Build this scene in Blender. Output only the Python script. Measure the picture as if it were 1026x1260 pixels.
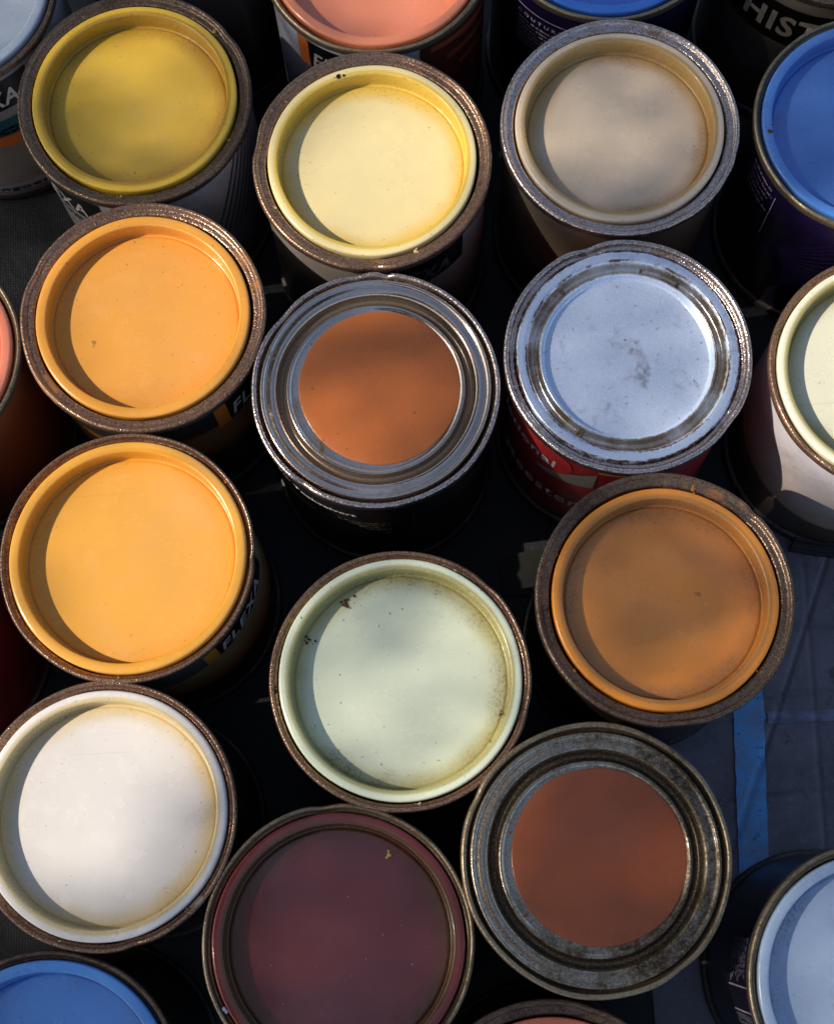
import bpy, bmesh, math, random
from mathutils import Vector, Matrix, noise
rnd = random.Random(7)
scene = bpy.context.scene
for o in list(bpy.data.objects): bpy.data.objects.remove(o)
col = scene.collection
RAD = math.radians

U = 0.05                      # radius of a tin's rim in metres
HT = 2.1 * U                  # height of a tin

# ------------------------------------------------------------------ camera
PITCH, ROLL, CZ = 0.24738, 0.062785, 11.1406
cam = bpy.data.cameras.new('camera'); cam_o = bpy.data.objects.new('camera', cam); col.objects.link(cam_o)
cam.sensor_fit = 'HORIZONTAL'; cam.sensor_width = 36.0; cam.lens = 36.0 * 1812.63 / 1026.0
cam.clip_start = 0.01; cam.clip_end = 200
d_ = Vector((0, math.sin(PITCH), -math.cos(PITCH))); u_ = Vector((0, math.cos(PITCH), math.sin(PITCH))); r_ = Vector((1, 0, 0))
up = u_ * math.cos(ROLL) + r_ * math.sin(ROLL); rt = r_ * math.cos(ROLL) - u_ * math.sin(ROLL)
M = Matrix((rt, up, -d_)).transposed().to_4x4(); M.translation = Vector((0, 0, CZ * U + HT))
cam_o.matrix_world = M
scene.camera = cam_o

# ------------------------------------------------------------------ world, sun, exposure
SUN_EL, SUN_AZ = RAD(43), RAD(184)          # azimuth of the sun, counterclockwise from +x
sun_dir = Vector((math.cos(SUN_EL) * math.cos(SUN_AZ), math.cos(SUN_EL) * math.sin(SUN_AZ), math.sin(SUN_EL)))
w = bpy.data.worlds.new('World'); scene.world = w; w.use_nodes = True
nt = w.node_tree; nt.nodes.clear()
sky = nt.nodes.new('ShaderNodeTexSky'); sky.sky_type = 'NISHITA'; sky.sun_disc = False
sky.sun_elevation = SUN_EL; sky.sun_rotation = math.atan2(sun_dir.x, sun_dir.y)
sky.air_density = 1.0; sky.dust_density = 3.0; sky.ozone_density = 1.2
bg = nt.nodes.new('ShaderNodeBackground'); bg.inputs['Strength'].default_value = 0.15
wo = nt.nodes.new('ShaderNodeOutputWorld')
nt.links.new(sky.outputs[0], bg.inputs['Color']); nt.links.new(bg.outputs[0], wo.inputs['Surface'])
sl = bpy.data.lights.new('sun', 'SUN'); sl.energy = 4.1; sl.angle = RAD(0.53); sl.color = (1.0, 0.90, 0.77)
so = bpy.data.objects.new('sun', sl); col.objects.link(so)
so.rotation_euler = (-sun_dir).to_track_quat('-Z', 'Y').to_euler(); so.location = sun_dir * 6
vs = scene.view_settings
vs.view_transform = 'Standard'; vs.look = 'None'; vs.exposure = 0.10; vs.gamma = 1.0; vs.use_curve_mapping = False

# ------------------------------------------------------------------ material helpers
class NT:
    def __init__(s, name):
        s.m = bpy.data.materials.new(name); s.m.use_nodes = True
        s.t = s.m.node_tree; s.b = s.t.nodes['Principled BSDF']
    def n(s, kind, **kw):
        x = s.t.nodes.new(kind)
        for k, v in kw.items(): setattr(x, k, v)
        return x
    def l(s, a, b): s.t.links.new(a, b)
    def set(s, **kw):
        for k, v in kw.items(): s.b.inputs[k.replace('_', ' ')].default_value = v
    def coord(s): 
        if not hasattr(s, '_c'): s._c = s.n('ShaderNodeTexCoord').outputs['Object']
        return s._c
    def math(s, op, a, b=0.0, c=None):
        x = s.n('ShaderNodeMath', operation=op)
        for i, v in enumerate((a, b, c)):
            if v is None: continue
            if isinstance(v, (int, float)): x.inputs[i].default_value = v
            else: s.l(v, x.inputs[i])
        return x.outputs[0]
    def noise(s, scale, detail=4, rough=.6, off=0.0, dist=0.0):
        mp = s.n('ShaderNodeMapping'); mp.inputs['Location'].default_value = (off, off * 1.7, off * .6); s.l(s.coord(), mp.inputs[0])
        x = s.n('ShaderNodeTexNoise'); x.inputs['Scale'].default_value = scale; x.inputs['Detail'].default_value = detail
        x.inputs['Roughness'].default_value = rough; x.inputs['Distortion'].default_value = dist; s.l(mp.outputs[0], x.inputs['Vector'])
        return x.outputs['Fac']
    def step(s, v, a, b, lo=0.0, hi=1.0):
        x = s.n('ShaderNodeMapRange', interpolation_type='SMOOTHSTEP'); s.l(v, x.inputs[0])
        x.inputs[1].default_value = a; x.inputs[2].default_value = b; x.inputs[3].default_value = lo; x.inputs[4].default_value = hi
        return x.outputs[0]
    def mix(s, f, a, b, mode='MIX'):
        x = s.n('ShaderNodeMix', data_type='RGBA', blend_type=mode)
        if isinstance(f, (int, float)): x.inputs[0].default_value = f
        else: s.l(f, x.inputs[0])
        for i, v in ((6, a), (7, b)):
            if isinstance(v, (tuple, list)): x.inputs[i].default_value = (*v[:3], 1)
            else: s.l(v, x.inputs[i])
        return x.outputs[2]
    def radius(s):
        sep = s.n('ShaderNodeSeparateXYZ'); s.l(s.coord(), sep.inputs[0])
        q = s.math('SQRT', s.math('ADD', s.math('MULTIPLY', sep.outputs[0], sep.outputs[0]), s.math('MULTIPLY', sep.outputs[1], sep.outputs[1])))
        s._sep = sep
        return s.math('DIVIDE', q, U)
    def bump(s, h, strength=.3, dist=.0005):
        x = s.n('ShaderNodeBump'); x.inputs['Strength'].default_value = strength; x.inputs['Distance'].default_value = dist
        s.l(h, x.inputs['Height']); s.l(x.outputs[0], s.b.inputs['Normal'])

def paint(name, c, dirt=(.18, .11, .05), stain=None, amt=.5, rough=.3, floor=.75, seed=0.0, speck=.5, bare=False, gloss=.85, rust=0.0, film_amt=.09):
    """dried lid paint: mottled, dusty round the floor's edge, specks, fine unevenness"""
    k = NT(name); r = k.radius()
    big = k.noise(28, 2, .55, seed); mid = k.noise(140, 3, .65, seed + 3); fine = k.noise(900, 2, .7, seed + 5)
    colr = k.mix(k.step(big, .3, .7, .0, .35), c, [x * .80 for x in c])
    colr = k.mix(k.step(mid, .45, .75, 0, .20), colr, [min(1, x * 1.12) for x in c])
    film = k.step(k.noise(17, 4, .7, seed + 31, .8), .50, .72, 0, film_amt)
    film = k.math('ADD', film, k.math('MULTIPLY', k.step(r, floor + .03, floor + .01), film_amt * .4))
    colr = k.mix(film, colr, [x * .45 + y * .55 for x, y in zip(c, (.66, .54, .60))])
    if stain:
        sm = k.math('MULTIPLY', k.step(k.math('ADD', r, k.math('MULTIPLY', k.math('SUBTRACT', big, .5), .22)), floor - .15, floor + .03), k.step(r, floor + .085, floor + .055))
        colr = k.mix(k.math('MULTIPLY', sm, 1.0), colr, stain)
    # dust ring where the floor meets the wall
    ring = k.math('MULTIPLY', k.step(k.math('ADD', r, k.math('MULTIPLY', k.math('SUBTRACT', mid, .5), .30)), floor - .16, floor + .01), k.step(r, floor + .07, floor + .03))
    ringm = k.math('MULTIPLY', k.math('MULTIPLY', ring, k.step(fine, .40, .66, .15, 1.0)), k.step(k.noise(34, 2, .6, seed + 37), .36, .62, .12, 1.0))
    colr = k.mix(k.math('MULTIPLY', ringm, amt), colr, dirt)
    # crisp specks
    sp = k.noise(620, 2, .5, seed + 11); den = k.step(r, .15, floor, .0, .035)
    spm = k.step(k.math('ADD', sp, den), .735, .765)
    sp2 = k.step(k.noise(210, 2, .5, seed + 17), .755, .785)
    colr = k.mix(k.math('MULTIPLY', k.math('MAXIMUM', spm, sp2), speck), colr, (.05, .03, .015))
    # scratches
    mp = k.n('ShaderNodeMapping'); mp.inputs['Rotation'].default_value = (0, 0, seed * 1.3 + .5); mp.inputs['Scale'].default_value = (14, 900, 14); k.l(k.coord(), mp.inputs[0])
    sx = k.n('ShaderNodeTexNoise'); sx.inputs['Scale'].default_value = 1.0; sx.inputs['Detail'].default_value = 1; k.l(mp.outputs[0], sx.inputs['Vector'])
    scr = k.math('MULTIPLY', k.step(sx.outputs[0], .76, .79), .22)
    colr = k.mix(scr, colr, [x * .55 for x in c])
    if rust:
        ru = k.math('MULTIPLY', k.step(k.noise(42, 5, .75, seed + 23), .56, .74), k.step(fine, .35, .6))
        ru2 = k.step(k.noise(85, 4, .7, seed + 29), .66, .72)
        colr = k.mix(k.math('MULTIPLY', k.math('MAXIMUM', ru, ru2), rust), colr, (.16, .075, .04))
    k.l(colr, k.b.inputs['Base Color'])
    rr = k.math('ADD', k.step(big, .3, .7, rough - .10, rough + .06), k.math('ADD', k.math('MULTIPLY', ringm, .3), k.step(mid, .5, .7, 0, .10)))
    k.l(rr, k.b.inputs['Roughness'])
    k.set(Specular_IOR_Level=gloss)
    h = k.math('ADD', k.math('MULTIPLY', big, 1.0), k.math('ADD', k.math('MULTIPLY', mid, .12), k.math('MULTIPLY', fine, .03)))
    k.bump(h, .35, .0010)
    return k.m

def metal(name, light=(.42, .36, .32), dark=(.10, .065, .045), rough=.34, wear=.5, seed=0.0, grain=.5, met=.8, groove=None, bump=.8, fleck=.75, smear=None):
    """tarnished tinplate with rust bloom and a speckled surface; groove = radii where the tarnish sits deepest"""
    k = NT(name)
    a = k.noise(55, 4, .7, seed); b = k.noise(420, 3, .7, seed + 4); c = k.noise(1400, 1, .6, seed + 8)
    lo = k.noise(16, 2, .5, seed + 33)
    f = k.step(k.math('ADD', k.math('MULTIPLY', lo, .35), k.math('ADD', k.math('MULTIPLY', a, .4), k.math('MULTIPLY', b, .25))), .62 - .28 * wear, .70 - .10 * wear)
    if groove:
        r = k.math('ADD', k.radius(), k.math('MULTIPLY', k.math('SUBTRACT', b, .5), .03))
        for g0, g1, amt in groove:
            f = k.math('MAXIMUM', f, k.math('MULTIPLY', k.math('MULTIPLY', k.step(r, g0 - .008, g0 + .012), k.step(r, g1 + .008, g1 - .012)), amt))
    base = k.mix(f, light, dark)
    base = k.mix(k.step(c, .54, .64, 0, fleck), base, [x * .25 for x in dark])
    base = k.mix(k.step(c, .44, .36, 0, fleck * .6), base, [min(1, x * 1.5) for x in light])
    sm = None
    if smear:                              # dried paint left on the metal by the brush
        sm = k.math('MULTIPLY', k.step(k.noise(38, 3, .6, seed + 21), .60, .64), k.step(b, .25, .4))
        base = k.mix(k.math('MULTIPLY', sm, .9), base, smear)
    k.l(base, k.b.inputs['Base Color'])
    k.l(k.step(k.math('ADD', f, k.math('MULTIPLY', b, .6)), .2, 1.4, rough, rough + .2), k.b.inputs['Roughness'])
    mt = k.step(f, 0, 1, met + .1, met - .25)
    if sm: mt = k.math('MULTIPLY', mt, k.math('SUBTRACT', 1.0, sm))
    k.l(mt, k.b.inputs['Metallic'])
    k.bump(k.math('ADD', k.math('MULTIPLY', b, .5), k.math('MULTIPLY', c, grain)), bump, .0004)
    return k.m

def body_mat(name, stops, wave=0.0, phase=0.0, lobes=1.0, seed=0.0, rough=.33, scuff=.4):
    """printed tin: bands of ink down the body (0 = bottom, 1 = top), scuffed"""
    k = NT(name); k.radius(); sep = k._sep
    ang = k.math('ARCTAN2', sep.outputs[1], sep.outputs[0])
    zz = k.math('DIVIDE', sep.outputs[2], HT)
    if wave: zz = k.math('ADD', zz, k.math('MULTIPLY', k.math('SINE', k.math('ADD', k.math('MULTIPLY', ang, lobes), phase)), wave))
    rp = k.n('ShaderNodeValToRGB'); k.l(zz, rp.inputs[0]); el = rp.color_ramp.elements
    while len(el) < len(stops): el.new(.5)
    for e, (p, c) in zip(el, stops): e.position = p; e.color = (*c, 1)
    n1 = k.noise(60, 5, .7, seed); n2 = k.noise(500, 3, .6, seed + 2)
    cc = k.mix(k.math('MULTIPLY', k.step(n1, .45, .8), scuff), rp.outputs[0], (.06, .045, .035))
    cc = k.mix(k.step(n2, .70, .74, 0, .5), cc, (.25, .22, .2))
    k.l(cc, k.b.inputs['Base Color']); k.set(Roughness=rough)
    k.bump(n1, .15, .0006)
    return k.m

def flat(name, c, rough=.4, seed=0.0, vary=.25, metallic=0.0):
    k = NT(name); n = k.noise(200, 4, .65, seed)
    k.l(k.mix(k.step(n, .35, .75, 0, vary), c, [x * .45 for x in c]), k.b.inputs['Base Color'])
    k.set(Roughness=rough, Metallic=metallic); k.bump(n, .15, .0003)
    return k.m

# ------------------------------------------------------------------ mesh helpers
def link(name, me, mat=None, parent=None, loc=(0, 0, 0)):
    o = bpy.data.objects.new(name, me); col.objects.link(o)
    if mat: me.materials.append(mat)
    if parent: o.parent = parent
    o.location = loc
    return o

def smooth(prof, it=2):
    """round a profile by corner cutting"""
    for _ in range(it):
        q = [prof[0]]
        for a, b in zip(prof, prof[1:]):
            q.append((a[0] * .75 + b[0] * .25, a[1] * .75 + b[1] * .25)); q.append((a[0] * .25 + b[0] * .75, a[1] * .25 + b[1] * .75))
        q.append(prof[-1]); prof = q
    return prof

def densify(prof, mx=.018, rmin=.60):
    q = [prof[0]]
    for a, b in zip(prof, prof[1:]):
        L = math.hypot(a[0] - b[0], a[1] - b[1]); n = 1 if min(a[0], b[0]) < rmin else max(1, math.ceil(L / mx))
        for i in range(1, n + 1): q.append((a[0] + (b[0] - a[0]) * i / n, a[1] + (b[1] - a[1]) * i / n))
    return q

def lathe(name, prof, n=112, it=1, wob=0.0, seed=0.0, close=False, dents=()):
    """prof in units of U, (radius, height above the lid plane); wob = hand-worn unevenness"""
    prof = smooth(densify(prof) if it else prof, it); vs_, fs = [], []
    for i in range(n):
        a = 2 * math.pi * i / n; ca, sa = math.cos(a), math.sin(a)
        for r, z in prof:
            dr = dz = 0.0
            if wob:
                p = Vector((ca * r * 2.2 + seed * 3.1, sa * r * 2.2 - seed, z * 4))
                dr = wob * noise.noise(p); dz = wob * .8 * noise.noise(p + Vector((9, 4, 2)))
            for da, dw, dd in dents:                # marks left by an opener, a knock
                q_ = math.exp(-((math.degrees(a) - da + 180) % 360 - 180) ** 2 / dw ** 2)
                dr -= dd * q_ * .6; dz -= dd * q_
            rr = (r + dr * min(1, r * 2)) * U
            vs_.append((rr * ca, rr * sa, HT + (z + dz) * U))
    m = len(prof)
    for i in range(n):
        j = (i + 1) % n
        for q in range(m - 1):
            fs.append((i * m + q, i * m + q + 1, j * m + q + 1, j * m + q))
        if close: fs.append((i * m + m - 1, i * m, j * m, j * m + m - 1))
    me = bpy.data.meshes.new(name); me.from_pydata(vs_, [], fs)
    bm = bmesh.new(); bm.from_mesh(me)
    bmesh.ops.remove_doubles(bm, verts=bm.verts, dist=1e-7)
    bmesh.ops.recalc_face_normals(bm, faces=bm.faces)
    bm.to_mesh(me); bm.free()
    me.polygons.foreach_set('use_smooth', [True] * len(me.polygons))
    return me

RB = .955
def patch(name, a0, a1, z0, z1, mat, parent, lift=.006, slant=0.0, fz0=None, fz1=None, nz=6):
    """a printed block on the side of a tin: azimuths in degrees, heights in U below the lid plane"""
    n = max(3, int(abs(a1 - a0) / 2.5)); vs_, fs = [], []
    for i in range(n + 1):
        t = i / n; a = a0 + (a1 - a0) * t
        lo = fz0(t) if fz0 else z0; hi = fz1(t) if fz1 else z1
        for j in range(nz + 1):
            s = j / nz; z = lo + (hi - lo) * s; aa = RAD(a + slant * (z - z0))
            vs_.append(((RB + lift) * U * math.cos(aa), (RB + lift) * U * math.sin(aa), HT + z * U))
    for i in range(n):
        for j in range(nz):
            k = i * (nz + 1) + j; fs.append((k, k + nz + 1, k + nz + 2, k + 1))
    me = bpy.data.meshes.new(name); me.from_pydata(vs_, [], fs)
    me.polygons.foreach_set('use_smooth', [True] * len(me.polygons))
    return link(name, me, mat, parent)

def text(s, a0, a1, zc, h, mat, parent, bold=.02, shear=0.0, lift=.012, name='lettering', spacing=1.0, tilt=0.0):
    """lettering bent round the tin from azimuth a0 to a1 (reads left to right)"""
    cu = bpy.data.curves.new(name, 'FONT'); cu.body = s; cu.offset = bold; cu.shear = shear; cu.resolution_u = 3; cu.space_character = spacing
    ob = bpy.data.objects.new(name, cu); col.objects.link(ob)
    dg = bpy.context.evaluated_depsgraph_get()
    me = bpy.data.meshes.new_from_object(ob.evaluated_get(dg))
    bpy.data.objects.remove(ob); bpy.data.curves.remove(cu)
    xs = [v.co.x for v in me.vertices]; ys = [v.co.y for v in me.vertices]
    x0, x1, y0, y1 = min(xs), max(xs), min(ys), max(ys)
    bm = bmesh.new(); bm.from_mesh(me)
    bmesh.ops.triangulate(bm, faces=bm.faces)
    bm.to_mesh(me); bm.free()
    for v in me.vertices:
        t = (v.co.x - x0) / (x1 - x0); q = (v.co.y - y0) / (y1 - y0) - .5
        a = RAD(a0 + (a1 - a0) * t); z = zc + q * h + tilt * (t - .5)
        v.co = ((RB + lift) * U * math.cos(a), (RB + lift) * U * math.sin(a), HT + z * U)
    me.materials.clear()
    me.name = name
    return link(name, me, mat, parent)

def textlines(a0, a1, z0, z1, rows, mat, parent, seed=1, h=.5, lift=.012):
    """small print too fine to read: rows of word-length dashes with letter-sized breaks"""
    R = random.Random(seed); vs_, fs = [], []; dz = (z1 - z0) / rows
    for i in range(rows):
        zt = z1 - i * dz; a = a0; end = a1 - R.random() * abs(a1 - a0) * .25
        while a < end:
            wl = R.choice((2, 3, 4, 5, 7, 8))
            for _ in range(wl):
                if a > end: break
                cw = .55 * (.6 + .5 * R.random()); hh = dz * h * R.choice((.6, .6, .6, 1.0))
                b = len(vs_)
                for aa, zz in ((a, zt - dz * h), (a + cw, zt - dz * h), (a + cw, zt - dz * h + hh), (a, zt - dz * h + hh)):
                    vs_.append(((RB + lift) * U * math.cos(RAD(aa)), (RB + lift) * U * math.sin(RAD(aa)), HT + zz * U))
                fs.append((b, b + 1, b + 2, b + 3)); a += cw + .22
            a += .8
    me = bpy.data.meshes.new('small_print'); me.from_pydata(vs_, [], fs)
    o = link('small_print', me, mat, parent); o['kind'] = 'stuff'
    return o

def crumb(name, x, y, z, s, mat, parent, seed, n=7, flatn=.5):
    """a cluster of rust or paint crumbs stuck on a lid"""
    R = random.Random(seed); bm = bmesh.new()
    for i in range(n):
        r = s * (.25 + .75 * R.random()) * (1 if i == 0 else .5)
        ox, oy = (0, 0) if i == 0 else (R.gauss(0, s * .9), R.gauss(0, s * .9))
        g = bmesh.ops.create_icosphere(bm, subdivisions=1, radius=r * U)
        for v in g['verts']:
            v.co *= .7 + .6 * R.random(); v.co.z *= flatn
            v.co += Vector(((x + ox) * U, (y + oy) * U, HT + z * U + r * U * .1))
    me = bpy.data.meshes.new(name); bm.to_mesh(me); bm.free()
    return link(name, me, mat, parent)

# ------------------------------------------------------------------ the ground
gm = NT('ground_tarpaulin')
wv = gm.n('ShaderNodeTexWave', wave_type='BANDS', bands_direction='X'); wv.inputs['Scale'].default_value = 260; wv.inputs['Distortion'].default_value = 1.5; gm.l(gm.coord(), wv.inputs['Vector'])
wv2 = gm.n('ShaderNodeTexWave', wave_type='BANDS', bands_direction='Y'); wv2.inputs['Scale'].default_value = 260; wv2.inputs['Distortion'].default_value = 1.5; gm.l(gm.coord(), wv2.inputs['Vector'])
weave = gm.math('MULTIPLY', wv.outputs['Fac'], wv2.outputs['Fac'])
gn = gm.noise(30, 6, .7, 2.0); gn2 = gm.noise(240, 4, .7, 5.0)
gc = gm.mix(gm.step(gn, .3, .7), (.006, .007, .009), (.012, .0135, .017))
gc = gm.mix(gm.step(gn2, .55, .75, 0, .5), gc, (.016, .017, .020))
gm.l(gc, gm.b.inputs['Base Color']); gm.set(Roughness=.62)
gm.bump(gm.math('ADD', gm.math('MULTIPLY', weave, .25), gm.math('ADD', gn2, gm.math('MULTIPLY', gn, 1.5))), .5, .0008)
def grid_sheet(name, x0, x1, y0, y1, nx, ny, fz, mat):
    vs_ = [((x0 + (x1 - x0) * i / nx) * U, (y0 + (y1 - y0) * j / ny) * U, fz(x0 + (x1 - x0) * i / nx, y0 + (y1 - y0) * j / ny) * U) for i in range(nx + 1) for j in range(ny + 1)]
    fs = [(i * (ny + 1) + j, (i + 1) * (ny + 1) + j, (i + 1) * (ny + 1) + j + 1, i * (ny + 1) + j + 1) for i in range(nx) for j in range(ny)]
    me = bpy.data.meshes.new(name); me.from_pydata(vs_, [], fs); me.polygons.foreach_set('use_smooth', [True] * len(fs))
    return link(name, me, mat)
def ground_z(x, y):
    z = 0.012 * noise.noise(Vector((x * .9, y * .9, 0))) + .006 * noise.noise(Vector((x * 5, y * 5, 4)))
    if x > 2.2:
        for yy, dp in ((.55, .02), (1.42, .03), (2.05, .018)): z -= dp * math.exp(-((y - yy - .03 * math.sin(x * 2 + yy)) / .022) ** 2)
        z -= .010 * math.exp(-((x - 3.42 - .05 * (y - 1)) / .022) ** 2)
    z += .040 * math.exp(-((y - 1.25 - .02 * math.sin(x * 3)) / .035) ** 2) * (1 if x > 2.2 else math.exp(-((x - 2.2) / .4) ** 2))   # a crease
    z -= .02 * math.exp(-((x - (3.185 + (y - 1.482) * .455)) / .02) ** 2)                                                      # a seam
    return z - .03
def axis(lo, hi, fine, coarse=.2, step=.016):
    q, x = [], lo
    while x < hi - 1e-6:
        q.append(x); x += step if any(a <= x < b for a, b in fine) else coarse
    return q + [hi]
gx_, gy_ = axis(-14, 14, [(2.3, 4.5)]), axis(-12, 20, [(-.6, 3.2)], step=.022)
vs_ = [(x * U, y * U, ground_z(x, y) * U) for x in gx_ for y in gy_]; ny_ = len(gy_)
fs = [(i * ny_ + j, (i + 1) * ny_ + j, (i + 1) * ny_ + j + 1, i * ny_ + j + 1) for i in range(len(gx_) - 1) for j in range(ny_ - 1)]
me = bpy.data.meshes.new('ground'); me.from_pydata(vs_, [], fs); me.polygons.foreach_set('use_smooth', [True] * len(fs))
g = link('ground', me, gm.m); g['kind'] = 'structure'
gl = grid_sheet('far_ground', -400, 400, -400, 400, 2, 2, lambda x, y: -.12, gm.m); gl['kind'] = 'structure'

pn = NT('panel_cloth'); pw = [pn.n('ShaderNodeTexWave', wave_type='BANDS', bands_direction=d) for d in 'XY']
for q in pw: q.inputs['Scale'].default_value = 330; q.inputs['Distortion'].default_value = 2; pn.l(pn.coord(), q.inputs['Vector'])
p1 = pn.noise(26, 6, .7, 2); p2 = pn.noise(260, 4, .7, 5)
pc = pn.mix(pn.step(p1, .3, .7), (.095, .098, .13), (.17, .168, .21)); pc = pn.mix(pn.step(p2, .52, .72, 0, .6), pc, (.23, .22, .25)); pc = pn.mix(pn.step(pn.noise(75, 4, .7, 9), .60, .70, 0, .7), pc, (.025, .025, .032))
pn.l(pc, pn.b.inputs['Base Color']); pn.set(Roughness=.6)
pn.bump(pn.math('ADD', pn.math('MULTIPLY', pn.math('MULTIPLY', pw[0].outputs['Fac'], pw[1].outputs['Fac']), .3), p2), .5, .0006)
px0, px1, py0, py1 = 1.75, 6.0, -3.2, 3.05
xs_, ys_ = axis(px0, px1, [(2.3, 4.4)]), axis(py0, py1, [(-.6, 3.2)], step=.022); n_y = len(ys_)
me = bpy.data.meshes.new('ground_panel'); me.from_pydata([(x * U, y * U, (ground_z(x, y) + .022) * U) for x in xs_ for y in ys_], [], [(i * n_y + j, (i + 1) * n_y + j, (i + 1) * n_y + j + 1, i * n_y + j + 1) for i in range(len(xs_) - 1) for j in range(n_y - 1)])
me.polygons.foreach_set('use_smooth', [True] * len(me.polygons)); gp = link('ground_panel', me, pn.m); gp['kind'] = 'structure'

# ------------------------------------------------------------------ flat things lying between the tins
def tag(o, label, cat, group=None):
    o['label'] = label; o['category'] = cat
    if group: o['group'] = group
    return o

bs = NT('blue_stripe'); n1 = bs.noise(60, 6, .75, 3); n2 = bs.noise(300, 4, .7, 8)
cc = bs.mix(bs.step(n1, .36, .66, 0, .9), (.08, .40, .90), (.18, .30, .50)); cc = bs.mix(bs.step(n2, .58, .7, 0, .8), cc, (.045, .05, .07))
bs.l(cc, bs.b.inputs['Base Color']); bs.set(Roughness=.5); bs.bump(n2, .3, .0005)
def stripe_z(x, y): return ground_z(x, y) + .040
st = grid_sheet('blue_tape_strip', 0, 1, 0, 1, 10, 90, lambda x, y: 0, bs.m)
for v in st.data.vertices:
    t, s = v.co.x / U, v.co.y / U; y = -1.4 + s * 4.2
    xl = 2.60 + (y + .08) * .075 + .012 * noise.noise(Vector((0, y * 9, 1))); xr = 2.865 + (y + .0) * .085 + .010 * noise.noise(Vector((4, y * 9, 1)))
    x = xl + (xr - xl) * t
    v.co = (x * U, y * U, stripe_z(x, y) * U)
tag(st, 'worn blue strip running down the dark ground beside the rusty brown tin', 'tape strip')

fb = grid_sheet('crease_highlight_strip', 0, 1, 0, 1, 80, 6, lambda x, y: 0, flat('crease_highlight', (.20, .25, .36), .6, 12, .75))  # pale sheet painting the highlight and wear along the ground's crease
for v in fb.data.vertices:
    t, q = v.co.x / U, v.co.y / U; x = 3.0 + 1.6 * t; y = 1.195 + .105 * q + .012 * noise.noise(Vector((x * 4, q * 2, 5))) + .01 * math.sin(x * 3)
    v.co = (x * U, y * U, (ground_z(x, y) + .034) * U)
tag(fb, 'painted highlight and wear of a fold crossing the ground to the right of the blue strip', 'tape strip')

pm = flat('weathered_board', (.006, .006, .0055), .7, 4.0, .6)
def slab(name, pts, z0, z1, mat, parent=None, bev=.004):
    bm = bmesh.new(); vv = [bm.verts.new((x * U, y * U, z0 * U)) for x, y in pts]
    f = bm.faces.new(vv); e = bmesh.ops.extrude_face_region(bm, geom=[f])
    for v in e['geom']:
        if isinstance(v, bmesh.types.BMVert): v.co.z = z1 * U
    bmesh.ops.recalc_face_normals(bm, faces=bm.faces)
    bmesh.ops.bevel(bm, geom=bm.edges[:], offset=bev * U, segments=2, affect='EDGES')
    me = bpy.data.meshes.new(name); bm.to_mesh(me); bm.free()
    return link(name, me, mat, parent)
bd = slab('board_scrap', [(.70, 2.87), (.73, 2.50), (1.30, 2.48), (1.45, 2.96), (1.0, 2.90)], -.02, .03, pm)
tag(bd, 'small grey board scrap on the ground between the mint and caramel tins', 'board scrap')
bd2 = slab('ground_strip', [(-2.50, .105), (-1.2, .075), (-1.2, -1.9), (-2.50, -1.9)], -.02, .02, flat('grey_strip', (.014, .016, .017), .7, 7, .5))
tag(bd2, 'flat dark grey panel on the ground under the maroon tin', 'panel')

rbm = flat('black_rubber', (.018, .018, .022), .42, 9, .4)
rb = bpy.data.objects.new('ribbed_rubber_pad', None); col.objects.link(rb); rb.location = (3.75 * U, 2.80 * U, 0)
tag(rb, 'black ribbed rubber pad lying below the cream tin', 'rubber pad')
def arcband(name, y0, y1, z0, z1, parent, xa=-.38, xb=1.2):
    bm = bmesh.new(); n = 16; ring = []
    for i in range(n + 1):
        t = i / n; sag = .10 * ((t - .55) ** 2) * 4 - .05
        sl_ = .16 if i == 0 else 0
        q = []
        for (yy, zz) in ((y0, z0), (y1, z0), (y1, z1), (y0, z1)):
            x = xa + (xb - xa) * t + (.14 * (yy + .12) / .26 if i == 0 else 0)
            q.append(bm.verts.new((x * U, (yy + sag) * U, zz * U)))
        ring.append(q)
    for a, b in zip(ring, ring[1:]):
        for k in range(4): bm.faces.new((a[k], b[k], b[(k + 1) % 4], a[(k + 1) % 4]))
    bm.faces.new(ring[0]); bm.faces.new(ring[-1][::-1])
    bmesh.ops.recalc_face_normals(bm, faces=bm.faces)
    me = bpy.data.meshes.new(name); bm.to_mesh(me); bm.free()
    return link(name, me, rbm, parent)
arcband('pad', -.12, .14, -.02, .10, rb)
for q in range(4): arcband('rib', -.105 + q * .066, -.080 + q * .066, .098, .135, rb)

# ------------------------------------------------------------------ tins
RUST = flat('rust_crumb', (.10, .045, .015), .8, 1, .6)
BLACK = flat('black_ink', (.008, .008, .009), .32, 2, .2)
WHITE = flat('white_ink', (.80, .78, .76), .4, 3, .3)
CREAM = flat('cream_ink', (.60, .52, .40), .4, 3, .3)
ORNG = flat('orange_ink', (.75, .20, .03), .4, 3, .3)
AMBR = flat('amber_ink', (.75, .36, .03), .4, 3, .3)
GREY = flat('grey_ink', (.10, .10, .11), .4, 3, .3)
LILAC = flat('lilac_ink', (.62, .55, .70), .4, 5, .3)
YELL = flat('yellow_ink', (.75, .60, .08), .4, 5, .3)
TEAL = flat('teal_ink', (.02, .12, .14), .4, 5, .3)
DKRED = flat('dark_red_ink', (.60, .04, .04), .35, 5, .3)
STEEL = metal('base_seam_tin', (.10, .085, .08), (.02, .016, .014), .4, .7, 31, .4, .5, None, .4, .3)

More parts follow.
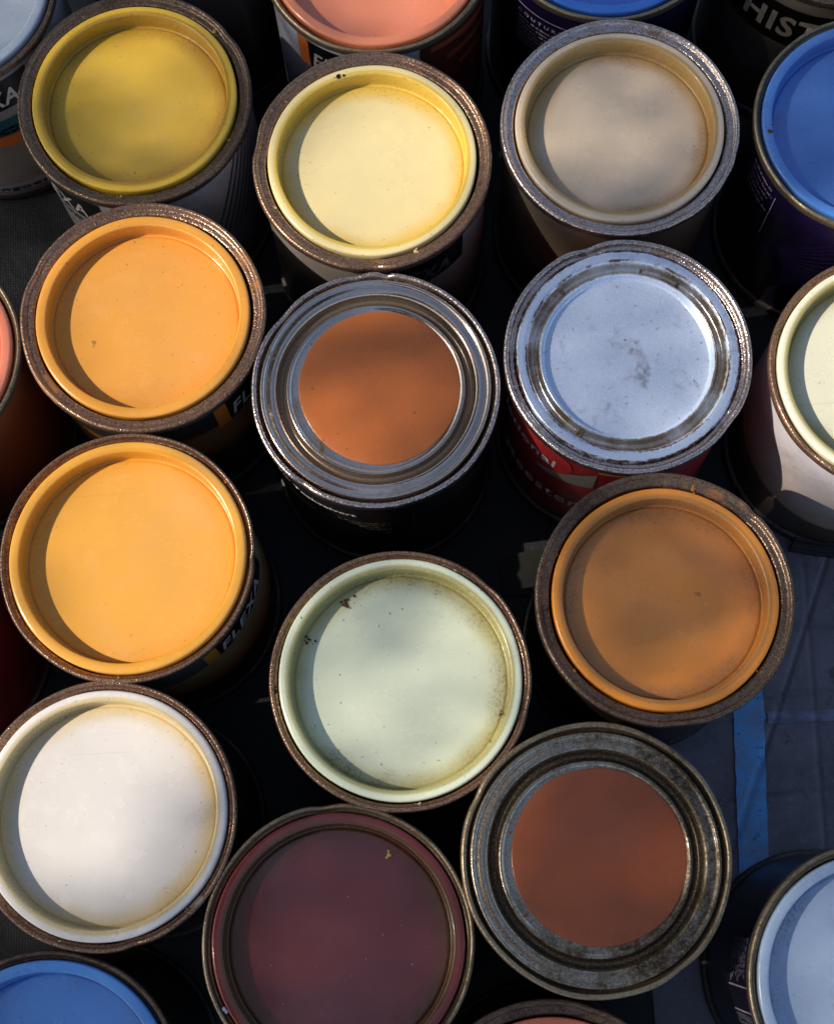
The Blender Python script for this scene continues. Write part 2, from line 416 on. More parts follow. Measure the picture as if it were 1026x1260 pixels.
WIDE_RIM = [(.950, -.11), (.978, -.105), (.998, -.085), (1.0, -.05), (.998, -.018), (.988, -.004), (.972, 0), (.960, -.010), (.952, -.024), (.940, -.032), (.912, -.034), (.896, -.038), (.888, -.050), (.880, -.11)]
WIDE_LID = [(.868, -.14), (.872, -.07), (.871, -.022), (.866, -.010), (.856, -.006), (.835, -.004), (.800, -.006), (.791, -.009), (.786, -.018), (.785, -.05), (.784, -.160), (.781, -.176), (.774, -.184), (.764, -.185), (.757, -.177), (.745, -.173), (.60, -.169), (.3, -.165), (.1, -.163), (0, -.163)]
NARR_RIM = [(.950, -.11), (.978, -.105), (.998, -.085), (1.0, -.05), (.998, -.018), (.988, -.004), (.977, 0), (.968, -.010), (.961, -.028), (.954, -.042), (.945, -.046), (.938, -.052), (.935, -.065), (.932, -.11)]
NARR_LID = [(.925, -.14), (.929, -.07), (.927, -.024), (.921, -.010), (.911, -.004), (.885, -.002), (.856, -.005), (.848, -.009), (.843, -.018), (.842, -.05), (.841, -.160), (.838, -.176), (.831, -.184), (.821, -.185), (.814, -.177), (.802, -.173), (.64, -.169), (.3, -.165), (.1, -.163), (0, -.163)]
TIN_RIM = [(.950, -.11), (.978, -.105), (.998, -.085), (1.0, -.05), (.998, -.018), (.988, -.004), (.972, 0), (.958, -.010), (.950, -.035), (.944, -.060), (.936, -.066), (.930, -.09)]
TIN_LID = [(.928, -.10), (.930, -.05), (.926, -.022), (.918, -.006), (.908, -.002), (.898, -.006), (.890, -.016), (.876, -.020), (.860, -.015), (.840, -.011), (.822, -.012), (.806, -.018), (.794, -.034), (.784, -.064), (.768, -.084), (.750, -.090), (.734, -.084), (.722, -.060), (.712, -.040), (.700, -.034), (.688, -.040), (.676, -.052), (.655, -.056), (.4, -.055), (.1, -.054), (0, -.054)]
DEEP_LID = [(.900, -.10), (.900, -.05), (.895, -.028), (.882, -.018), (.840, -.016), (.812, -.020), (.800, -.034), (.788, -.070), (.770, -.094), (.750, -.098), (.732, -.090), (.718, -.062), (.708, -.040), (.698, -.036), (.690, -.044), (.684, -.070), (.676, -.100), (.664, -.112), (.640, -.114), (.4, -.112), (.1, -.110), (0, -.110)]
DEEP_RIM = [(.950, -.11), (.978, -.105), (.998, -.085), (1.0, -.05), (.998, -.018), (.988, -.004), (.972, 0), (.958, -.010), (.950, -.030), (.940, -.042), (.920, -.046), (.908, -.060), (.903, -.10)]
BODY = [(.935, -.108), (.948, -.112), (.952, -.125), (.955, -.15), (.955, -.6), (.955, -1.2), (.955, -1.8), (.955, -2.0), (.952, -2.04)]
SEAM = [(.945, -1.985), (.958, -1.99), (.985, -2.0), (.992, -2.03), (.990, -2.075), (.975, -2.095), (.950, -2.095), (.93, -2.08)]

count = [0]
def tin(label, pos, kind, lid_mat, rim_mat, body_m, dz=0.0, tilt=(0, 0), spin=0.0, group='paint tins standing close together'):
    count[0] += 1; sd = count[0] * 1.37
    e = bpy.data.objects.new('paint_can', None); col.objects.link(e); e.empty_display_size = .02
    e.location = (pos[0] * U, pos[1] * U, dz * U); e.rotation_euler = (tilt[0], tilt[1], 0)
    tag(e, label, 'paint can', group)
    rim_p, lid_p = {'wide': (WIDE_RIM, WIDE_LID), 'narrow': (NARR_RIM, NARR_LID), 'tin': (TIN_RIM, TIN_LID), 'deep': (DEEP_RIM, DEEP_LID)}[kind]
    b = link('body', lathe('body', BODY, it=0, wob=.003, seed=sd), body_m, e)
    link('base_seam', lathe('base_seam', SEAM, it=1, close=True, seed=sd), STEEL, b)
    RD = random.Random(count[0]); dn = [(RD.uniform(0, 360), RD.uniform(2.5, 7), RD.uniform(.008, .030)) for _ in range(RD.choice((1, 2, 3, 4)))]
    link('rim', lathe('rim', rim_p, it=1, wob=.008, seed=sd, n=160, dents=dn), rim_mat, e)
    l = link('lid', lathe('lid', lid_p, it=1, wob=.0045, seed=sd + 5), lid_mat, e)
    px_, py_ = RD.gauss(0, .004), RD.gauss(0, .004)            # lids seldom sit quite level or centred
    l.rotation_euler = (px_, py_, 0); l.location = (-py_ * HT + RD.gauss(0, .003) * U, px_ * HT + RD.gauss(0, .003) * U, 0)
    return e, b, l
def brown_rim(n_, sd, smear=None): return metal('rim_brown_' + n_, (.37, .23, .155), (.12, .060, .037), .26, .64, sd, .8, .68, None, .6, .55, smear)
RIM_BROWN = [brown_rim(n_, 3.0 + i * 7) for i, n_ in enumerate(('plain', 'mottled', 'dull'))]
def dark_rim(n_, sd, smear=None): return metal('rim_dark_' + n_, (.23, .155, .105), (.052, .031, .021), .26, .66, sd, .7, .62, None, .6, .5, smear)
RIM_DARK = dark_rim('plain', 41)
RIM_GREY = metal('rim_grey', (.60, .50, .46), (.19, .12, .085), .24, .48, 47, .9, .85, None, .6, .55)
RIM_OLIVE = metal('rim_olive', (.36, .28, .18), (.09, .06, .028), .34, .56, 53, .5, .66, None, .5, .4)

# printed bodies
dk = (.012, .010, .010)
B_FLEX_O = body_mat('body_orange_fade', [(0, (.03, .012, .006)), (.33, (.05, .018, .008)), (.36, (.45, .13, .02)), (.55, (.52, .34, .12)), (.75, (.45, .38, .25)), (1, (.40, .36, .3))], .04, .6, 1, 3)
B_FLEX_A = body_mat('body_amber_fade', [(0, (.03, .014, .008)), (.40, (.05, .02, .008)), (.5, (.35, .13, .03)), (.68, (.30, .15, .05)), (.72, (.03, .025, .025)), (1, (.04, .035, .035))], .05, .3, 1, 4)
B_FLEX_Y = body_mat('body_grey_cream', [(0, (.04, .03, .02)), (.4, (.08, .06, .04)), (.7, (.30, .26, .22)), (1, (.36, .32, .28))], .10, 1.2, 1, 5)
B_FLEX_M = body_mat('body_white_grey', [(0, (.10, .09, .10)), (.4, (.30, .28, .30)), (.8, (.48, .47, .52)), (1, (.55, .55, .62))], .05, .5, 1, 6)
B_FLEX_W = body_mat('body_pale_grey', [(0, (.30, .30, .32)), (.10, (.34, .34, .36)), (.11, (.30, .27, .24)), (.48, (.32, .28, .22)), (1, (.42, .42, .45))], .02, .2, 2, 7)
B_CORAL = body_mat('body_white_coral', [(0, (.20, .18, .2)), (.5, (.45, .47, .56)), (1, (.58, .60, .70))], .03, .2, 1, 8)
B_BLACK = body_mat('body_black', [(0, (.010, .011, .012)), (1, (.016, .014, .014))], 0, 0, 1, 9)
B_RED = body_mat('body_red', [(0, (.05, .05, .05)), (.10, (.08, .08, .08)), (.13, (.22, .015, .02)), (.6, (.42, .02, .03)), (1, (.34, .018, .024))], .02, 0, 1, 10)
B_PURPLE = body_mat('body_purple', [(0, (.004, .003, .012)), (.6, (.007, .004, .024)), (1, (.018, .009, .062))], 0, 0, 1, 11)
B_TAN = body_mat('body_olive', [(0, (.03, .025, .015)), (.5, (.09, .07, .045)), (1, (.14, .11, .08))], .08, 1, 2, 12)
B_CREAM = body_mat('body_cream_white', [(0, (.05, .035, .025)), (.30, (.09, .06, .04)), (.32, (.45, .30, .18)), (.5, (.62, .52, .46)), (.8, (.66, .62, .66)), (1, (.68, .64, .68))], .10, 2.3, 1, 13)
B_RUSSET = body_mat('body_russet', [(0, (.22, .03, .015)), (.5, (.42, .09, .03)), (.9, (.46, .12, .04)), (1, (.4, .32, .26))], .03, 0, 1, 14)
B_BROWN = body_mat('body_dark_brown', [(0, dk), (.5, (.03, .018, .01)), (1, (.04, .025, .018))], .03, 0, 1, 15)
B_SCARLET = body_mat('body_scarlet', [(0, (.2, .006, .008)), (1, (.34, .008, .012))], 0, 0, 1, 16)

def flexa(b, a_f, sq=ORNG, panel=True, s='FLEXA', letters=WHITE):
    """black name band with its square, as printed on several of the tins"""
    a0 = a_f - 4
    patch('name_band', a0 - 1.6, a0 + 48, -.60, -.19, BLACK, b, .006)
    patch('colour_square', a0 - 9, a0 - 1.8, -.61, -.19, sq, b, .007)
    text(s, a0 + .6, a0 + 38.5, -.43, .22, letters, b, .022, .2, spacing=1.12)

T = {}
T['tlwhite'] = tin('pale blue-white lidded tin cut by the top left corner', (-3.813, 7.753), 'narrow',
    paint('paint_blue_white', (.50, .58, .68), floor=.805, seed=1, amt=.25, rough=.28), RIM_DARK, B_FLEX_W)
e, b, l = T['tlwhite']
flexa(b, -90); text('Structuur', -95, -48, -.90, .13, BLACK, b, .03); patch('orange_stripe', -100, -40, -1.16, -1.0, ORNG, b, .005)
patch('teal_stripe', -100, -40, -.99, -.74, TEAL, b, .005); text('hangoer', -103, -62, -1.93, .085, BLACK, b, .04, spacing=1.25)

T['mustard'] = tin('mustard yellow lidded tin near the top left corner', (-2.17, 6.60), 'wide',
    paint('paint_mustard', (.88, .55, .05), dirt=(.22, .13, .05), seed=2, amt=.55, rough=.30, stain=(.52, .29, .02)), RIM_DARK, B_FLEX_M, dz=-.05)
e, b, l = T['mustard']
flexa(b, -156); text('muurverf', -150, -112, -.70, .11, BLACK, b, .03)
for q in range(11): patch('printed_wave', -60 + q * 4.6, -58.4 + q * 4.6, -1.2, -.16, GREY, b, .006, slant=26)

T['dark'] = tin('dark dull tin almost hidden at the top edge behind the mustard one', (-1.84, 8.60), 'wide',
    paint('paint_black_brown', (.03, .026, .022), seed=3, amt=.3), RIM_DARK, body_mat('body_charcoal', [(0, (.03, .028, .028)), (1, (.07, .06, .058))], .1, 0, 3, 17), dz=-.12)

T['coraltop'] = tin('glossy coral lidded tin at the top edge, white label with orange square', (-.053, 7.86), 'narrow',
    paint('paint_coral', (.86, .27, .13), floor=.805, seed=4, amt=.15, rough=.17, speck=.3, gloss=1.0), RIM_OLIVE, B_CORAL, dz=-.03)
e, b, l = T['coraltop']
flexa(b, -126)
swr = flat('swirl_ink', (.36, .09, .04), .4, 6, .3); swd = flat('swirl_dark_ink', (.12, .03, .02), .4, 6, .3)
patch('swirl_panel', -70, 20, -2.0, -.16, swd, b, .005, fz0=lambda t: -.3 - 1.6 * min(1, t * 2.2))
for q in range(6):
    patch('swirl_stripe', -64 + q * 10, 10, 0, 0, swr, b, .008, fz0=lambda t, q=q: -.30 - q * .26 - .42 * t ** 1.5 + .02, fz1=lambda t, q=q: -.30 - q * .26 - .42 * t ** 1.5 + .10 + .06 * t)

T['paleyellow'] = tin('sunlit pale yellow lidded tin with wide brown rim in the top row', (-.187, 5.869), 'wide',
    paint('paint_pale_yellow', (.87, .73, .36), dirt=(.42, .28, .06), stain=(.74, .50, .07), seed=5, amt=.40, rough=.30), RIM_BROWN[0], B_FLEX_Y, dz=.0)
e, b, l = T['paleyellow']; flexa(b, -86, letters=GREY)
crumb('chip', -.24, .775, -.005, .030, BLACK, l, 5, 5, .3)

T['purple'] = tin('purple tin with bright blue lid cut by the top edge', (1.968, 8.03), 'narrow',
    paint('paint_bright_blue', (.05, .22, .80), floor=.805, seed=6, amt=.1), RIM_OLIVE, B_PURPLE, dz=-.03)
e, b, l = T['purple']
text('COUTURE', -145, -116.5, -.40, .05, LILAC, b, .03, spacing=1.6); patch('rule', -152, -100, -.318, -.305, LILAC, b, .006, nz=1)
textlines(-144, -112, -.86, -.47, 7, LILAC, b, 3)

T['tan'] = tin('greyish tan lidded tin with speckled silvery rim in the top row', (1.891, 6.031), 'wide',
    paint('paint_tan', (.78, .62, .44), dirt=(.28, .17, .08), stain=(.50, .31, .10), seed=7, amt=.6, rough=.27), RIM_GREY, B_TAN, dz=0)

T['hist'] = tin('black tin with big cream letters in the top right corner', (4.027, 8.02), 'wide',
    paint('paint_dust_white', (.5, .5, .5), seed=8, amt=.3), RIM_DARK, body_mat('body_tan_strip', [(0, (.04, .035, .04)), (.55, (.10, .09, .09)), (.6, (.16, .13, .10)), (1, (.28, .22, .15))], .02, 0, 1, 18), dz=-.02)
e, b, l = T['hist']
patch('name_band', -175, -70, -.80, -.27, BLACK, b, .006); text('HISTOR', -146.5, -70, -.53, .29, CREAM, b, .03, .05, spacing=1.12)
patch('grey_curve', -175, -80, 0, 0, GREY, b, .006, fz0=lambda t: -1.2 - .3 * t, fz1=lambda t: -1.0 - .1 * t)

T['blue'] = tin('saturated blue lidded tin at the right edge near the top', (4.0, 5.906), 'narrow',
    paint('paint_blue', (.085, .25, .70), dirt=(.10, .06, .12), floor=.805, seed=9, amt=.55, rough=.27), RIM_OLIVE, B_PURPLE)
e, b, l = T['blue']
textlines(-172, -150.5, -.62, -.22, 5, LILAC, b, 9); patch('rule', -149.3, -148.7, -.95, -.28, LILAC, b, .007, nz=3)
ray = flat('violet_ink', (.03, .016, .11), .4, 6, .2)
for q in range(15):
    patch('printed_ray', -146, -100, 0, 0, ray, b, .006, nz=1, fz0=lambda t, q=q: -1.05 + (q - 7) * .115 * t - .004 - .004 * t, fz1=lambda t, q=q: -1.05 + (q - 7) * .115 * t + .004 + .008 * t)
crumb('rust_spot', -.875, -.02, -.004, .035, RUST, l, 12, 6, .25)

T['amber'] = tin('amber orange lidded tin in the left column, upper of the two orange ones', (-2.12, 4.606), 'wide',
    paint('paint_amber', (.83, .37, .055), dirt=(.40, .18, .06), seed=10, amt=.35, rough=.26, stain=(.78, .33, .035)), brown_rim('ochre_smeared', 103, (.35, .15, .05)), B_FLEX_A, dz=.0)
e, b, l = T['amber']; flexa(b, -44)

T['coralleft'] = tin('coral lidded tin with russet label cut by the left edge', (-4.112, 4.401), 'narrow',
    paint('paint_coral_light', (.85, .26, .15), floor=.805, seed=11, amt=.2, rough=.2), RIM_OLIVE, B_RUSSET, dz=-.02)
e, b, l = T['coralleft']
textlines(-85, 10, -1.95, -.40, 26, flat('rust_ink', (.45, .17, .07), .4, 3, .3), b, 21, .45)

def tin_lid(name, seed, wear):
    return metal(name, (.66, .54, .45), (.17, .11, .06), .12, wear, seed, .12, .92, ((.715, .79, .8), (.93, .97, .6)), .25, .12)
T['brown'] = tin('black tin with shiny metal lid and light brown centre disc', (-.268, 3.862), 'tin', tin_lid('lid_tinplate', 61, .32), RIM_GREY, B_BLACK, dz=.0)
e, b, l = T['brown']
def disc(name, r, z, ox, oy, mat, parent, sd):
    p = [(r + .002, z - .008), (r, z - .001), (r - .006, z), (r * .66, z + .001), (r * .33, z + .001), (0, z + .001)]
    me = lathe(name, p, 180, 1, .010, sd); o = link(name, me, mat, parent, (ox * U, oy * U, 0)); return o
disc('colour_disc', .645, -.046, .035, .015, paint('paint_brown_disc', (.52, .14, .026), seed=12, amt=.15, rough=.30, speck=.5, floor=.66, film_amt=.03, gloss=.55), l, 3)
text('Kleur: Teakgelvert', -158, -103.5, -.45, .095, WHITE, b, .02); patch('yellow_rule', -152, -127, -.80, -.765, YELL, b, .006, nz=1)
textlines(-124, -84, -1.15, -.62, 8, flat('dim_ink', (.26, .22, .17), .4, 3, .3), b, 31)
patch('orange_rule', -108, -78, -1.25, -1.235, flat('dull_orange_ink', (.2, .06, .02), .4, 3, .3), b, .006, nz=1); patch('green_rule', -108, -78, -1.48, -1.44, flat('dull_green_ink', (.02, .07, .04), .4, 3, .3), b, .006, nz=1)
patch('panel_outline', -76, -40, -.53, -.515, GREY, b, .006, nz=1); patch('panel_outline', -76, -75.3, -1.3, -.53, GREY, b, .006)

# a lid of pale blue paint whose pressed groove has worn to bare tin
def groove_mat(name, c, seed):
    k = NT(name); r = k.radius(); a = k.noise(70, 5, .7, seed); bb = k.noise(420, 4, .7, seed + 3)
    rj = k.math('ADD', r, k.math('MULTIPLY', k.math('SUBTRACT', bb, .5), .035))
    gmask = k.math('MULTIPLY', k.step(rj, .694, .704), k.step(rj, .806, .792))
    edge = k.math('MULTIPLY', k.step(k.math('ABSOLUTE', k.math('SUBTRACT', rj, .812)), .012, .004), k.step(a, .42, .55))
    edge2 = k.math('MULTIPLY', k.step(k.math('ABSOLUTE', k.math('SUBTRACT', rj, .893)), .012, .004), k.step(a, .40, .5))
    ru = k.math('MULTIPLY', k.step(k.noise(60, 5, .8, seed + 9), .54, .72), k.step(bb, .30, .62))
    ru2 = k.math('MULTIPLY', k.step(k.noise(700, 2, .5, seed + 15), .70, .74), .8); ru3 = k.math('MULTIPLY', k.step(k.noise(46, 3, .6, seed + 19), .62, .70), k.step(bb, .35, .6))
    rm = k.math('MAXIMUM', k.math('MAXIMUM', edge, edge2), k.math('MAXIMUM', k.math('MULTIPLY', k.math('MAXIMUM', ru, ru3), .55), ru2))
    cc = k.mix(k.step(a, .3, .7, 0, .3), c, [x * .85 for x in c])
    cc = k.mix(rm, cc, (.15, .075, .05))
    tin_c = k.mix(k.step(a, .35, .65), (.74, .73, .72), (.42, .34, .26))
    cc = k.mix(gmask, cc, tin_c); k.l(cc, k.b.inputs['Base Color'])
    k.l(k.math('MAXIMUM', k.math('MULTIPLY', gmask, .92), k.step(r, .80, .82, .45, .72)), k.b.inputs['Metallic'])
    k.l(k.step(bb, .3, .8, .20, .36), k.b.inputs['Roughness'])
    k.bump(k.math('ADD', a, k.math('MULTIPLY', bb, .15)), .3, .0007)
    return k.m
T['silver'] = tin('red tin with pale silvery blue lid, rust spots and pressed groove', (1.764, 4.009), 'deep', groove_mat('lid_pale_blue', (.70, .80, .97), 71), RIM_GREY, B_RED, dz=.0)
e, b, l = T['silver']
patch('red_oval', -165, -120, 0, 0, DKRED, b, .008, fz0=lambda t: -.40 - .30 * math.sqrt(max(0, 1 - (2 * t - 1) ** 4)), fz1=lambda t: -.40 + .20 * math.sqrt(max(0, 1 - (2 * t - 1) ** 6)))
patch('pale_swoosh', -150, -108, 0, 0, flat('swoosh_ink', (.34, .32, .28), .4, 2, .3), b, .006, fz0=lambda t: -.90 + .20 * t ** 2 + .06 * (1 - t), fz1=lambda t: -.86 + .56 * t ** 1.5)
text('National', -178, -129, -.48, .17, WHITE, b, .018, .05, lift=.016, spacing=1.08)
text('Meester', -165, -112, -1.30, .22, WHITE, b, .012, spacing=1.1)
patch('gold_rule', -108, -70, -.235, -.215, YELL, b, .006, nz=1)
crumb('rust_spot', -.45, -.615, -.075, .022, RUST, l, 33, 9, .5)

T['cream'] = tin('sunlit cream lidded tin with white body at the right edge', (3.864, 3.732), 'narrow',
    paint('paint_cream', (.84, .82, .62), stain=(.45, .38, .12), floor=.805, seed=14, amt=.3, rough=.3), RIM_BROWN[1], B_CREAM)

T['orange'] = tin('bright orange lidded tin in the left column, lower of the two orange ones', (-2.27, 2.614), 'narrow',
    paint('paint_orange', (.87, .42, .06), dirt=(.45, .2, .06), floor=.805, seed=15, amt=.25, rough=.22, speck=.35, stain=(.80, .36, .035)), RIM_BROWN[1], B_FLEX_O)
e, b, l = T['orange']; flexa(b, -43.5, AMBR)
patch('grey_panel', -105, -57, 0, 0, GREY, b, .006, fz0=lambda t: -.85 + .25 * t, fz1=lambda t: -.18)

T['red'] = tin('scarlet tin half in shadow at the left edge, lid out of view', (-4.36, 2.318), 'wide', paint('paint_red', (.5, .03, .02), seed=16), RIM_DARK, B_SCARLET, dz=-.04)

T['caramel'] = tin('caramel brown-orange lidded tin with wide dark rim on the right', (1.857, 2.016), 'wide',
    paint('paint_caramel', (.87, .30, .026), dirt=(.24, .12, .07), seed=17, amt=.6, rough=.32, stain=(.52, .21, .035)), dark_rim('caramel_smeared', 109, (.26, .11, .04)), B_BROWN)

T['mint'] = tin('pale mint lidded tin with yellowed edge and rust spots in the middle', (-.207, 1.521), 'narrow',
    paint('paint_mint', (.84, .91, .66), dirt=(.16, .10, .03), stain=(.50, .46, .19), seed=18, amt=.6, rough=.25, floor=.805, speck=.8), RIM_BROWN[0], B_BLACK)
e, b, l = T['mint']
crumb('rust_spot', -.395, .62, -.165, .030, RUST, l, 41, 12, .5); crumb('rust_spot', -.68, .36, -.165, .028, RUST, l, 43, 12, .5)
crumb('rust_spot', -.945, -.03, -.05, .028, RUST, l, 45, 7, .6); crumb('rust_spot', .745, -.30, -.165, .02, RUST, l, 47, 7, .5)

T['white'] = tin('white lidded tin half in sun at the lower left', (-2.477, .650), 'narrow',
    paint('paint_white', (.82, .78, .73), dirt=(.50, .36, .16), stain=(.70, .55, .28), seed=19, amt=.4, rough=.24, floor=.805, speck=.4), brown_rim('white_smeared', 107, (.30, .25, .20)), B_BROWN, dz=-.015)
e, b, l = T['white']; crumb('chip', -.17, .02, -.166, .02, flat('pink_smudge', (.55, .38, .35), .6, 3), l, 51, 5, .15)

T['maroon'] = tin('dark maroon lidded tin at the bottom with a yellow fleck', (-.774, -.372), 'narrow',
    paint('paint_maroon', (.19, .030, .026), dirt=(.14, .08, .03), floor=.805, seed=20, amt=.5, rough=.16, speck=.2, gloss=.7, stain=(.12, .05, .02)), RIM_OLIVE, B_BLACK, dz=-.03)
e, b, l = T['maroon']
crumb('paint_fleck', .40, .60, -.165, .03, YELL, l, 61, 4, .2); crumb('paint_fleck', -.845, -.42, -.02, .03, LILAC, l, 63, 2, .4)
R5 = random.Random(5)
for q in range(16):
    a, rr = R5.random() * 6.28, .7 * math.sqrt(R5.random())
    crumb('dust_grain', rr * math.cos(a), rr * math.sin(a), -.165, .006, CREAM, l, 70 + q, 2, .5)

T['redbrown'] = tin('rusty metal lidded tin with dark red-brown centre disc', (1.156, .107), 'tin', metal('lid_rusty_tin', (.50, .42, .32), (.060, .038, .017), .20, .76, 81, .3, .88, ((.705, .795, .95), (.918, .99, .9)), .45, .3), RIM_OLIVE, B_BLACK, dz=.02)
e, b, l = T['redbrown']
disc('colour_disc', .645, -.046, .03, .015, paint('paint_redbrown_disc', (.30, .070, .016), seed=21, amt=.15, rough=.24, speck=.4, floor=.66, film_amt=.03, gloss=.55), l, 5)
for q, a in enumerate((26, 10, -2, -10)):
    crumb('rust_spot', .955 * math.cos(RAD(a)), .955 * math.sin(RAD(a)), -.02, .022, flat('black_rust_%s' % 'abcd'[q], (.02, .013, .01), .7, q), l, 90 + q, 4, .4)

T['palebluecorner'] = tin('dark purple tin with pale blue lid in the bottom right corner', (3.160, -.902), 'narrow',
    paint('paint_pale_blue', (.42, .55, .74), dirt=(.12, .07, .05), floor=.805, seed=22, amt=.6, rough=.24, rust=.25), RIM_OLIVE, body_mat('body_black_violet', [(0, (.008, .008, .014)), (.6, (.012, .010, .022)), (1, (.035, .015, .075))], 0, 0, 1, 19))
e, b, l = T['palebluecorner']
patch('rule', 178.9, 179.7, -.95, -.24, LILAC, b, .007, nz=3); patch('rule', -170.2, -169.4, -.9, -.24, LILAC, b, .007, nz=3); patch('rule', 150, 179, -.25, -.238, LILAC, b, .007, nz=1)
textlines(158, 178.3, -.86, -.30, 9, LILAC, b, 17, .55); textlines(-168.5, -140, -.86, -.30, 9, LILAC, b, 19, .55)
textlines(120, 155, -.9, -.30, 6, GREY, b, 23)

T['coralbottom'] = tin('coral lidded tin peeking in at the bottom edge', (.683, -1.86), 'wide',
    paint('paint_coral_dark', (.72, .19, .09), seed=23, amt=.2, rough=.2), RIM_DARK, B_BLACK, dz=-.06)
T['blueleft'] = tin('blue lidded tin in the bottom left corner', (-2.93, -1.30), 'narrow',
    paint('paint_mid_blue', (.10, .31, .76), dirt=(.10, .08, .12), floor=.805, seed=24, amt=.5, rough=.24), RIM_DARK, B_BLACK, dz=-.04)

# dried paint caught in the gutters and on the rims
def drips(key, c, angles, rr=.905, z=-.03, s_=.020):
    m = flat('dried_paint_' + key, c, .4, 3, .5); lid = T[key][2]
    for q, a in enumerate(angles):
        crumb('dried_paint', rr * math.cos(RAD(a)), rr * math.sin(RAD(a)), z, s_ * (.6 + .8 * rnd.random()), m, lid, 200 + q + int(a), 5, .35)
drips('amber', (.50, .22, .05), (12, 96, 171, 233, 301)); drips('mustard', (.50, .36, .06), (40, 118, 262, 330)); drips('paleyellow', (.62, .50, .20), (25, 140, 205, 290))
drips('caramel', (.42, .17, .04), (70, 156, 215, 318)); drips('tan', (.40, .32, .24), (15, 100, 245)); drips('orange', (.55, .25, .05), (35, 150, 265), .950, -.035, .014)
drips('white', (.60, .56, .50), (20, 75, 250, 310), .952, -.035, .014); drips('mint', (.50, .54, .40), (60, 190, 275), .950, -.035, .014)
drips('silver', (.10, .055, .03), (52, 76, 128, 236, 290), .760, -.088, .016); drips('brown', (.40, .125, .036), (30, 140, 200, 255, 310), .650, -.051, .012); drips('redbrown', (.22, .06, .02), (80, 160, 215, 290, 340), .655, -.051, .013)

# ------------------------------------------------------------------ unseen bough added overhead to dapple the light and block sky
# openings left in the added leaves, set by where light should land on the lids: x, y, radius (in U), share of sun let through
OPEN = [(-2.17, 6.6, 1.1, .36), (-.10, 5.70, 1.1, 1.0), (.1, 6.7, .6, .45), (1.85, 6.0, 1.1, .24), (-.05, 7.7, .9, .9), (-2.1, 4.6, 1.15, 1.0), (-2.25, 2.6, 1.15, 1.0), (-3.05, 1.05, .95, 1.0), (-2.5, 1.5, .6, 1.0), (-2.3, .25, 1.0, .22),
        (-4.1, 4.4, .75, .9), (-.75, 3.4, .75, .65), (-.25, 3.8, 1.1, .32), (1.75, 4.0, 1.2, .50), (3.9, 3.6, 1.7, 1.0), (-3.8, 7.7, 1.0, .4), (3.16, -.9, 1.0, .34), (-1.0, -.5, 1.0, .12), (-.2, 1.5, 1.3, .50)]
BASE_T = .12
def letthrough(x, y):
    t = BASE_T
    for cx, cy, cr, k in OPEN:
        dd = math.hypot(x - cx, y - cy) / cr
        f = 1 if dd < .75 else max(0, 1 - (dd - .75) / .5)
        t = max(t, k * f)
    return min(t, .995)
e1 = sun_dir.cross(Vector((0, 0, 1))).normalized(); e2 = sun_dir.cross(e1).normalized()
vs_, fs = [], []
LA = .019 ** 2 * .37 / U ** 2 * .8
def leaf(p, size, R, n0):
    nrm = (n0 + Vector((R.gauss(0, .35), R.gauss(0, .35), R.gauss(0, .35)))).normalized()
    a = nrm.orthogonal().normalized(); a.rotate(Matrix.Rotation(R.random() * 6.283, 3, nrm)); c = nrm.cross(a)
    b0 = len(vs_)
    for s, t, h in ((-.5, 0, 0), (-.15, .29, .06), (.2, .22, .05), (.5, 0, 0), (.2, -.22, .05), (-.15, -.29, .06)):
        vs_.append(p + a * s * size + c * t * size + nrm * h * size)
    fs.append((b0, b0 + 1, b0 + 2, b0 + 3)); fs.append((b0, b0 + 3, b0 + 4, b0 + 5))
R = random.Random(11)
x0, x1, y0, y1 = -7, 7.5, -4, 12
area = (x1 - x0) * (y1 - y0) * sun_dir.z
LAM = 2.7
for _ in range(int(area * LAM / LA)):
    x, y = R.uniform(x0, x1), R.uniform(y0, y1)
    if R.random() < min(1, -math.log(letthrough(x, y)) / LAM):
        p = Vector((x * U, y * U, HT)) + sun_dir * R.uniform(2.9, 3.7)
        leaf(p, .019, R, sun_dir)
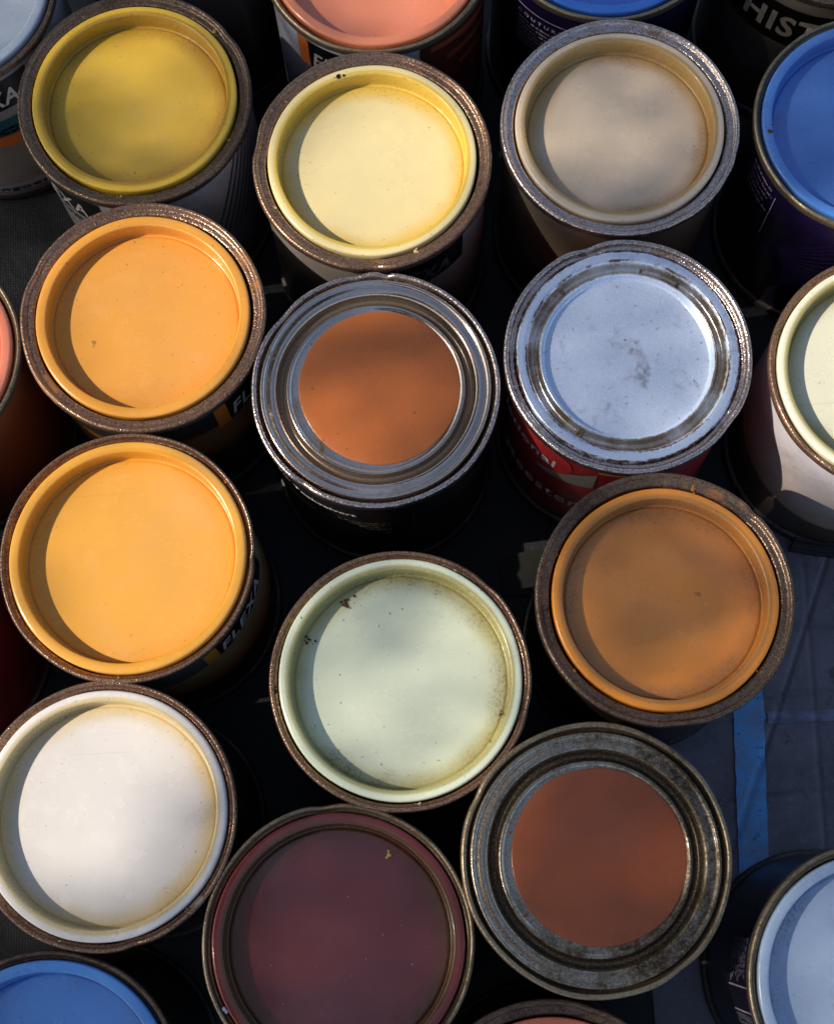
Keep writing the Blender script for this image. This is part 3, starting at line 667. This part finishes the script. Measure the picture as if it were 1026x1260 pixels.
def covered(x, y):
    """share of sky the added leaves hide above the point (x, y) at its height: dense to the left, opening to the right"""
    n_ = noise.noise(Vector((x * 1.6, y * 1.6, 3.3))) * .9 + noise.noise(Vector((x * 4.5, y * 4.5, 7.7))) * .5
    t = (-.42 - x) / .35 + n_
    return .86 if t > .5 else (.10 if t < -.3 else .10 + .76 * (t + .3) / .8)
TOP = 2.5; LB = .13 * .13 * .58 * .62 * .8
for _ in range(int(81 * 2.7 / LB)):
    x, y = R.uniform(-4.5, 4.5), R.uniform(-4.0, 5.0)
    z = TOP + R.uniform(-.15, .25)
    k_ = (z - HT) / sun_dir.z; gx, gy = (x - sun_dir.x * k_) / U, (y - sun_dir.y * k_) / U
    if x0 - 1 < gx < x1 + 1 and y0 - 1 < gy < y1 + 1: continue
    if R.random() < -math.log(1 - covered(x, y)) / 2.7: leaf(Vector((x, y, z)), .13, R, Vector((0, 0, 1)))
me = bpy.data.meshes.new('added_foliage'); me.from_pydata([tuple(v) for v in vs_], [], fs)
lm = flat('leaf_green', (.05, .09, .025), .5, 3, .4)
tb = bpy.data.objects.new('added_shade_bough', None); col.objects.link(tb); tb.location = (0, 0, 0)
tag(tb, 'leafy bough added overhead, out of view, to dapple the sunlight on the tins', 'added shade bough')
fo = link('added_foliage', me, lm, tb); fo['kind'] = 'stuff'
def limb(p0, p1, r0, r1, n=10):
    bm = bmesh.new(); rings = []; ax = (p1 - p0).normalized(); a = ax.orthogonal().normalized(); c = ax.cross(a)
    for i in range(n + 1):
        t = i / n; p = p0.lerp(p1, t) + Vector((0, 0, .06 * math.sin(t * 5))); r = r0 + (r1 - r0) * t
        rings.append([bm.verts.new(p + a * r * math.cos(k * math.pi / 4) + c * r * math.sin(k * math.pi / 4)) for k in range(8)])
    for q, s in zip(rings, rings[1:]):
        for k in range(8): bm.faces.new((q[k], s[k], s[(k + 1) % 8], q[(k + 1) % 8]))
    me = bpy.data.meshes.new('added_branch'); bm.to_mesh(me); bm.free(); return link('added_branch', me, flat('bark', (.08, .06, .045), .8, 2, .5), tb)
mid = Vector((.4 * U, -3.4 * U, HT)) + sun_dir * 3.75
limb(mid + Vector((-1.5, -.9, .2)), mid, .03, .012)
limb(mid, mid + Vector((.02, .12, .02)), .012, .004)
limb(mid, mid + Vector((.2, -.18, .08)), .010, .003)
